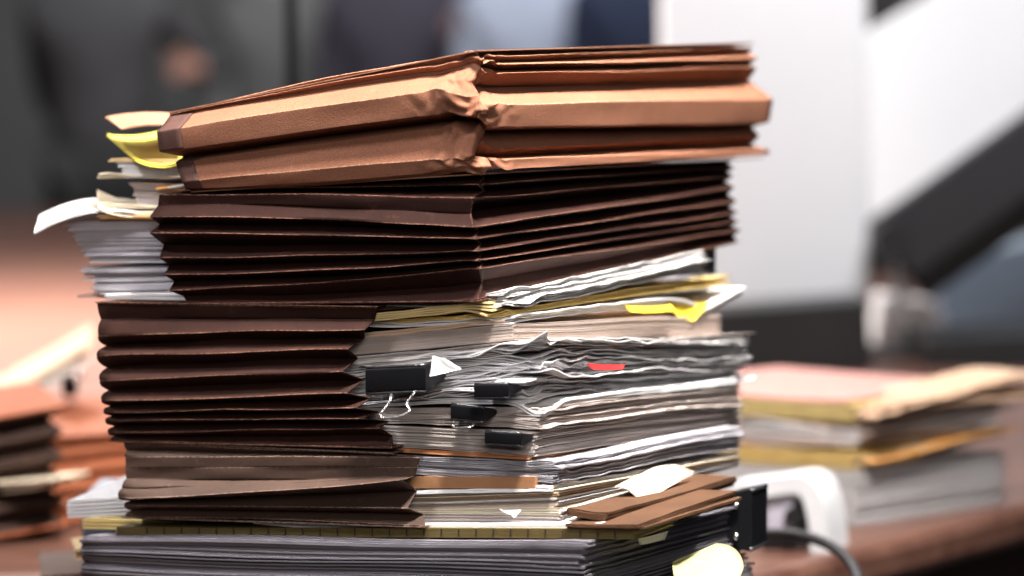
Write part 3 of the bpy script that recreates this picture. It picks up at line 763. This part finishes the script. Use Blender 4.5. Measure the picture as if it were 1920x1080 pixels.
v, f = tube([atY(143, 702, 2.54)+np.array([.006*math.cos(k/10*6.283), 0, .006*math.sin(k/10*6.283)]) for k in range(11)], .0018, 8); mesh_obj('wire_handle', v, f, STEEL, r_)
c = atY(70, 905, 2.30)
lstack('paper_bundle', 'pages sticking out of the black-edged wallet at left', 'papers', c[:2], (-.9, .3), (.3, .9), c[2]-.008, c[2]+.004, .2, .10, 3, CREAM, ks=-.12, jit=.010, wav=.003, fan=.5)
c = atY(225, 930, 2.05)
v, f = box((c[0]-.01, 2.12, DESK+.045), .055, .10, .09, bev=.004)
tag(mesh_obj('slate_box', v, f, plain_mat('slate_blue', (.10, .12, .15), .5), None, False), 'small slate blue box half hidden at left behind the white ruled pad', 'box')
c = atY(140, 1040, 1.93)
lstack('yellow_note', 'small yellow pad edge beside the bottom block at left', 'notepad', c[:2], (.95, .2), (-.2, .95), c[2]-.006, c[2]+.006, .06, .06, 2, MANILA)
lstack('paper_bundle', 'low pile of brownish pages at left foot of the stack', 'papers', atY(90, 1080, 1.95)[:2], (.95, .2), (-.2, .95), DESK+.004, atY(90, 1075, 1.95)[2], .10, .12, 8, (.12,.07,.05), jit=.004)

# ================================================================== desk and surroundings
U = np.array([.669, .743]); Vd = np.array([-.743, .669])
near = np.array([-.65, 1.20]); off = atY(1920, 960, 2.53)[:2]; near = off-U*2.2
LU, LV_ = 6.3, 5.6
def desk():
    c = near+U*LU/2+Vd*LV_/2
    v, f = box((c[0], c[1], DESK-.022), LU, LV_, .044, (*U, 0), (*Vd, 0), bev=.02)
    root = thing('conference_desk', 'long polished red-brown wooden desk under all the paperwork', 'desk', (c[0], c[1], 0))
    mesh_obj('desk_top', v, f, WOOD, root, False)
    dk = plain_mat('dark_wood', (.03, .013, .009), .5)
    for i in (-1, 1):
        for j in (-1, 1):
            q = c+U*i*(LU/2-.3)+Vd*j*(LV_/2-.3); v, f = box((q[0], q[1], (DESK-.044)/2), .12, .12, DESK-.044, bev=.01); mesh_obj('leg', v, f, dk, root, False)
    q = c-Vd*(LV_/2-.12); v, f = box((q[0], q[1], DESK-.044-.20), LU-.5, .03, .40, (*U, 0), (*Vd, 0)); mesh_obj('apron', v, f, dk, root, False)
desk()
V = [(-14, -4, 0), (14, -4, 0), (14, 16, 0), (-14, 16, 0)]
o = mesh_obj('floor', V, [[0, 1, 2, 3]], plain_mat('dark_carpet', (.05, .048, .05), .9, 0, .2, .3, 30), None, False); o['kind'] = 'structure'
V = [(-14, 11.5, 0), (14, 11.5, 0), (14, 11.5, 5), (-14, 11.5, 5)]
o = mesh_obj('wall', V, [[0, 1, 2, 3]], plain_mat('grey_wall', (.20, .20, .195), .8, 0, .2, .25, .8), None, False); o['kind'] = 'structure'

# white boards, tilted black screen, boxes at right (far behind the stack)
def panel(name, label, cat, px, yt, yb, Y, mat, th=.02, skew=0, ax=0., group=None, bev=.006):
    p0, p1 = atY(px[0], yb, Y), atY(px[1], yt, Y); w = p1[0]-p0[0]; h = p1[2]-p0[2]; c = (p0+p1)/2; c[1] = Y+th/2
    a_ = math.radians(skew); b_ = math.radians(ax)
    v, f = box((0, 0, 0), w, h, th, (math.cos(a_)*math.cos(b_), math.sin(b_), math.sin(a_)), (-math.sin(a_), 0, math.cos(a_)), bev=bev)
    o = mesh_obj(name, v+c, f, mat, None, False)
    if label: tag(o, label, cat, group)
    return o
Yb = 3.95
root = thing('display_board', 'big blank white board on a black base behind the stack', 'display board', atY(1440, 680, Yb))
def ppart(nm, px, yt, yb, Y, mat, th, root, skew=0, bev=.006):
    p0, p1 = atY(px[0], yb, Y), atY(px[1], yt, Y); w = p1[0]-p0[0]; h = p1[2]-p0[2]; c = (p0+p1)/2; c[1] = Y+th/2
    a_ = math.radians(skew); v, f = box((0, 0, 0), w, h, th, (math.cos(a_), 0, math.sin(a_)), (-math.sin(a_), 0, math.cos(a_)), bev=bev); mesh_obj(nm, v+c, f, mat, root, False)
ppart('board_face', (1238, 1634), -260, 600, Yb, WHITEP, .03, root, 1.0, .02)
ppart('base', (1330, 1634), 570, 705, 3.72, BLACKP, .12, root, 4, .008)
def rotated_board():
    p0, p1 = atY(1480, 330, 4.3), atY(2060, -30, 4.3); d = p1-p0; L = np.linalg.norm(d); d /= L; n = np.array([-d[2], 0, d[0]])
    v, f = box((0, 0, 0), L, .285, .02, d, n, bev=.01)
    tag(mesh_obj('display_board', v+(p0+p1)/2, f, WHITEP, None, False), 'tilted white board behind the black flat screen at right', 'display board')
rotated_board()
panel('blue_board', 'pale blue board at the right picture edge', 'display board', (1872, 2060), -200, 330, 4.9, plain_mat('pale_blue', (.42, .62, .80), .6), .03, -4)
root = thing('tilted_screen', 'black flat screen tilted upward on a hinge at right', 'screen', atY(1680, 520, 3.9))
def tilted():
    p0, p1 = atY(1672, 470, 3.9), atY(2120, 150, 3.9); d = p1-p0; L = np.linalg.norm(d); d /= L
    n = np.array([-d[2], 0, d[0]]); c = (p0+p1)/2
    v, f = box((0, 0, 0), L, .118, .03, d, n, bev=.012); mesh_obj('screen_panel', v+c, f, plain_mat('charcoal_plastic', (.016, .015, .017), .6), root, False)
    v, f = box((0, 0, 0), L*.98, .10, .05, d, n, bev=.012); mesh_obj('back_housing', v+c+np.array([.03, .06, -.05]), f, BLACKP, root, False)
    h0 = atY(1668, 450, 3.88); v, f = tube([h0+np.array([0, -.03, 0]), h0+np.array([0, .05, 0])], .030, 20); mesh_obj('hinge', v, f, BLACKP, root, False)
    v, f = tube([atY(1690, 470, 3.93), atY(1688, 690, 3.93)], .012, 12); mesh_obj('stand_post', v, f, plain_mat('pale_metal', (.55, .54, .54), .35, .6), root)
    b0 = atY(1690, 682, 3.93); v, f = box((b0[0], b0[1], DESK+.008), .14, .12, .014, bev=.005); mesh_obj('stand_foot', v, f, BLACKP, root, False)
tilted()
panel('paper_tray', 'pale grey upright tray under the tilted screen', 'tray', (1640, 1745), 560, 690, 4.05, plain_mat('pale_grey', (.55,.54,.54), .5), .08, -8)
panel('blue_box', 'blue-grey box at the right edge below the tilted screen', 'box', (1762, 1990), 470, 640, 4.2, plain_mat('blue_grey', (.13, .165, .21), .5), .12, 14)
panel('black_case', 'low black case at the right edge of the desk', 'case', (1738, 2100), 628, 722, 3.75, BLACKP, .2, 2)
# thin upright pole (microphone stand)
root = thing('microphone_stand', 'thin black upright stand rising behind the top wallet', 'stand', (atY(552, 300, 3.2)[0], 3.2, DESK))
xb = atY(553, 300, 3.2)[0]
v, f = tube([np.array([xb, 3.2, DESK+.01]), np.array([xb-.002, 3.2, 1.1]), np.array([xb-.007, 3.2, 1.62])], .0085, 12); mesh_obj('pole', v, f, BLACKM, root)
v, f = tube([np.array([xb, 3.2, DESK]), np.array([xb, 3.2, DESK+.02])], .07, 24); mesh_obj('foot', v, f, BLACKM, root, False)
v, f = tube([np.array([xb-.007, 3.2, 1.62]), np.array([xb-.012, 3.17, 1.72])], .014, 14); mesh_obj('microphone', v, f, BLACKP, root)

# ================================================================== people far behind
SKIN = plain_mat('skin', (.50, .27, .20), .55, 0, .3, .1, 8)
def skinned(name, pts, edges, radii, mat, parent, sub=2, rootv=0):
    me = bpy.data.meshes.new(name); org = np.array(parent.location)
    me.from_pydata([tuple(np.array(p)) for p in pts], edges, []); me.materials.append(mat)
    o = bpy.data.objects.new(name, me); COL.objects.link(o); o.parent = parent
    mo = o.modifiers.new('skin', 'SKIN'); mo.use_smooth_shade = True
    sv = me.skin_vertices[0].data if me.skin_vertices else None
    if sv is None:
        bpy.context.view_layer.objects.active = o; sv = me.skin_vertices[0].data
    for i, r in enumerate(radii): sv[i].radius = (r, r) if not isinstance(r, tuple) else r
    sv[rootv].use_root = True
    ss = o.modifiers.new('sub', 'SUBSURF'); ss.levels = sub; ss.render_levels = sub
    return o
def person(label, x, Y, face, jacket, trousers, hair, lhand=None, rhand=None):
    """local axes: +X to the person's picture-right, -Y towards the camera"""
    root = thing('person', label, 'person', (x, Y, 0), 'people standing behind the desk')
    J = plain_mat('cloth', jacket, .85, 0, .2, .2, 10); Tm = plain_mat('cloth', trousers, .85, 0, .2, .2, 10); H = plain_mat('hair', hair, .6, 0, .3, .3, 60)
    lh = lhand or (-.26, -.06, .80); rh = rhand or (.26, -.06, .80)
    def elbow(sh, h):
        m = (np.array(sh)+np.array(h))/2; d = np.linalg.norm(np.array(h)-np.array(sh)); k = math.sqrt(max(.0, .29**2-(d/2)**2))
        return m+np.array([np.sign(sh[0])*.6*k, .75*k, -.4*k])
    lS, rS = (-.19, 0, 1.43), (.19, 0, 1.43); lE, rE = elbow(lS, lh), elbow(rS, rh)
    pts = [(0,0,.95),(0,0,1.12),(0,0,1.30),(0,0,1.46),(0,-.01,1.56),(0,-.02,1.66),(0,-.02,1.74), lS, lE, lh, rS, rE, rh,
           (-.09,0,.90),(-.11,-.02,.50),(-.12,.02,.09),(-.13,-.13,.04),(.09,0,.90),(.11,-.02,.50),(.12,.02,.09),(.13,-.13,.04)]
    ed = [(0,1),(1,2),(2,3),(3,4),(4,5),(5,6),(3,7),(7,8),(8,9),(3,10),(10,11),(11,12),(0,13),(13,14),(14,15),(15,16),(0,17),(17,18),(18,19),(19,20)]
    ra = [.12,.10,.11,.075,.055,.085,.085,.06,.042,.028,.06,.042,.028,.085,.055,.04,.035,.085,.055,.04,.035]
    # hands: palm + fingers continue the arm as one surface
    for wi, h, sgn in ((9, np.array(lh), -1), (12, np.array(rh), 1)):
        e = np.array(lE if sgn < 0 else rE); d = h-e; d /= np.linalg.norm(d)
        side = np.cross(d, np.array([0, 1, 0])); side /= (np.linalg.norm(side)+1e-6)
        pi = len(pts); pts.append(tuple(h+d*.06)); ra.append(.032); ed.append((wi, pi))
        for k, (o_, ln) in enumerate(((-.03, .060), (-.010, .075), (.010, .070), (.03, .055))):
            b_ = len(pts); pts.append(tuple(h+d*.095+side*o_)); ra.append(.0095); ed.append((pi, b_))
            pts.append(tuple(h+d*(.095+ln*.55)+side*o_*1.1+np.array([0, -.012, 0]))); ra.append(.0085); ed.append((b_, b_+1))
            pts.append(tuple(h+d*(.095+ln)+side*o_*1.1+np.array([0, -.03, 0]))); ra.append(.007); ed.append((b_+1, b_+2))
        b_ = len(pts); pts.append(tuple(h+d*.05+side*(-sgn)*.045+np.array([0, -.02, 0]))); ra.append(.011); ed.append((wi, b_))
        pts.append(tuple(h+d*.09+side*(-sgn)*.055+np.array([0, -.03, 0]))); ra.append(.009); ed.append((b_, b_+1))
    skinned('body', pts, ed, ra, SKIN, root)
    # jacket and trousers hug the body
    jp = [(0,0,.86),(0,0,1.10),(0,0,1.30),(0,-.01,1.53), (-.20,0,1.44), tuple(lE), tuple(lerp(lE, np.array(lh), .93)), (.20,0,1.44), tuple(rE), tuple(lerp(rE, np.array(rh), .93)), (0,-.012,1.60)]
    skinned('jacket', jp, [(0,1),(1,2),(2,3),(3,4),(4,5),(5,6),(3,7),(7,8),(8,9),(3,10)], [(.21,.16),(.19,.15),(.22,.18),(.17,.17),  .085,.06,.047,.085,.06,.047,.10], J, root)
    tp = [(0,0,.95),(-.10,0,.88),(-.115,-.02,.50),(-.125,.02,.10),(.10,0,.88),(.115,-.02,.50),(.125,.02,.10)]
    skinned('trousers', tp, [(0,1),(1,2),(2,3),(0,4),(4,5),(5,6)], [.16,.115,.085,.07,.115,.085,.07], Tm, root)
    skinned('hair', [(0,.02,1.70),(0,.01,1.79),(0,.05,1.66)], [(0,1),(0,2)], [.09,.07,.07], H, root)
    # face features
    for sx in (-.033, .033):
        v, f = tube([np.array([x+sx, Y-.105, 1.695]), np.array([x+sx, Y-.112, 1.695])], .011, 10); mesh_obj('eye', v, f, BLACKP, root)
    v, f = tube([np.array([x, Y-.10, 1.69]), np.array([x, Y-.125, 1.655])], .012, 10); mesh_obj('nose', v, f, SKIN, root)
    v, f = tube([np.array([x-.025, Y-.10, 1.625]), np.array([x, Y-.107, 1.622]), np.array([x+.025, Y-.10, 1.625])], .006, 8); mesh_obj('mouth', v, f, plain_mat('lips', (.4, .15, .13), .5), root)
    return root
YP = 8.4
def xat(px): return atY(px, 100, YP)[0]
person('person in dark grey suit with one hand raised, at far left', xat(190), YP, 0, (.060,.060,.062), (.03,.03,.03), (.03,.02,.02), lhand=(-.10, .20, .95), rhand=(.33, -.12, 1.24))
person('person in mid grey jacket standing left of the thin stand', xat(480), YP+.9, 0, (.14,.14,.138), (.04,.04,.045), (.05,.03,.02))
person('person in dark purple suit standing right of the thin stand', xat(735), YP+.3, 0, (.042,.038,.052), (.02,.02,.025), (.02,.02,.02), rhand=(.26, -.2, 1.36))
person('person in light blue-grey shirt above the tan wallet', xat(1000), YP, 0, (.30,.34,.42), (.05,.06,.09), (.03,.02,.015))
panel('backdrop', 'tall black cabinet added to darken the gap between the two white boards', 'backdrop', (1585, 1775), -200, 640, 5.6, BLACKP, .3)  # added dark panel, stands for the dark background in the gap
person('person in navy suit beside the big white board', xat(1205), YP-.5, 0, (.014,.020,.042), (.012,.015,.03), (.03,.02,.02))

# ================================================================== light
def area(name, loc, target, size, power, colr=(1, 1, 1), shape='DISK', sy=None, spread=180):
    l = bpy.data.lights.new(name, 'AREA'); l.energy = power; l.color = colr; l.shape = shape; l.size = size
    if sy: l.size_y = sy
    l.spread = math.radians(spread)
    o = bpy.data.objects.new(name, l); COL.objects.link(o); o.location = loc
    o.rotation_euler = (Vector(target)-Vector(loc)).to_track_quat('-Z', 'Y').to_euler(); return o
area('key_lamp', (.36, 1.15, 3.1), (.02, 1.85, 1.0), .40, 27, (1, .95, .91), spread=52)
area('left_lamp', (-1.05, 1.15, 2.75), (-.15, 1.85, 1.02), .35, 3.2, (.97, .95, 1.0), spread=50)  # added fill, lifts the dark papers on the left side
area('ceiling_panel', (0, 6.6, 3.3), (0, 7.4, 0.6), 3.2, 150, (.98, .97, 1), 'RECTANGLE', 2.0)
area('fill_panel', (.3, -1.4, 2.4), (0, 1.8, 1.0), 1.6, 46, (1, .945, .925))
area('desk_lamp', (-1.0, 4.4, 2.6), (-1.0, 4.3, .75), .9, 230, (1, .94, .90), spread=110)  # unseen light added overhead to brighten the far left of the desk
area('back_wash', (.8, 2.7, 2.8), (.8, 3.9, 1.1), 1.0, 66, (.95, .97, 1))
w = bpy.data.worlds.new('World'); scn.world = w; w.use_nodes = True
bg = w.node_tree.nodes['Background']; bg.inputs[0].default_value = (.9, .92, 1, 1); bg.inputs[1].default_value = .03

# ================================================================== camera
cam = bpy.data.cameras.new('Camera'); co = bpy.data.objects.new('Camera', cam); COL.objects.link(co)
co.location = (0, 0, CAMZ); co.rotation_euler = (math.pi/2-PITCH, 0, 0)
cam.sensor_width = 36; cam.lens = 36*FPX/1920; cam.clip_end = 100; cam.clip_start = .05
cam.dof.use_dof = True; cam.dof.focus_distance = 1.745; cam.dof.aperture_fstop = 2.7; cam.dof.aperture_blades = 0
scn.camera = co
scn.render.engine = 'CYCLES'
scn.cycles.use_denoising = True
scn.cycles.max_bounces = 6
vs = scn.view_settings; vs.view_transform = 'Standard'; vs.look = 'None'; vs.exposure = 0; vs.gamma = 1; vs.use_curve_mapping = False
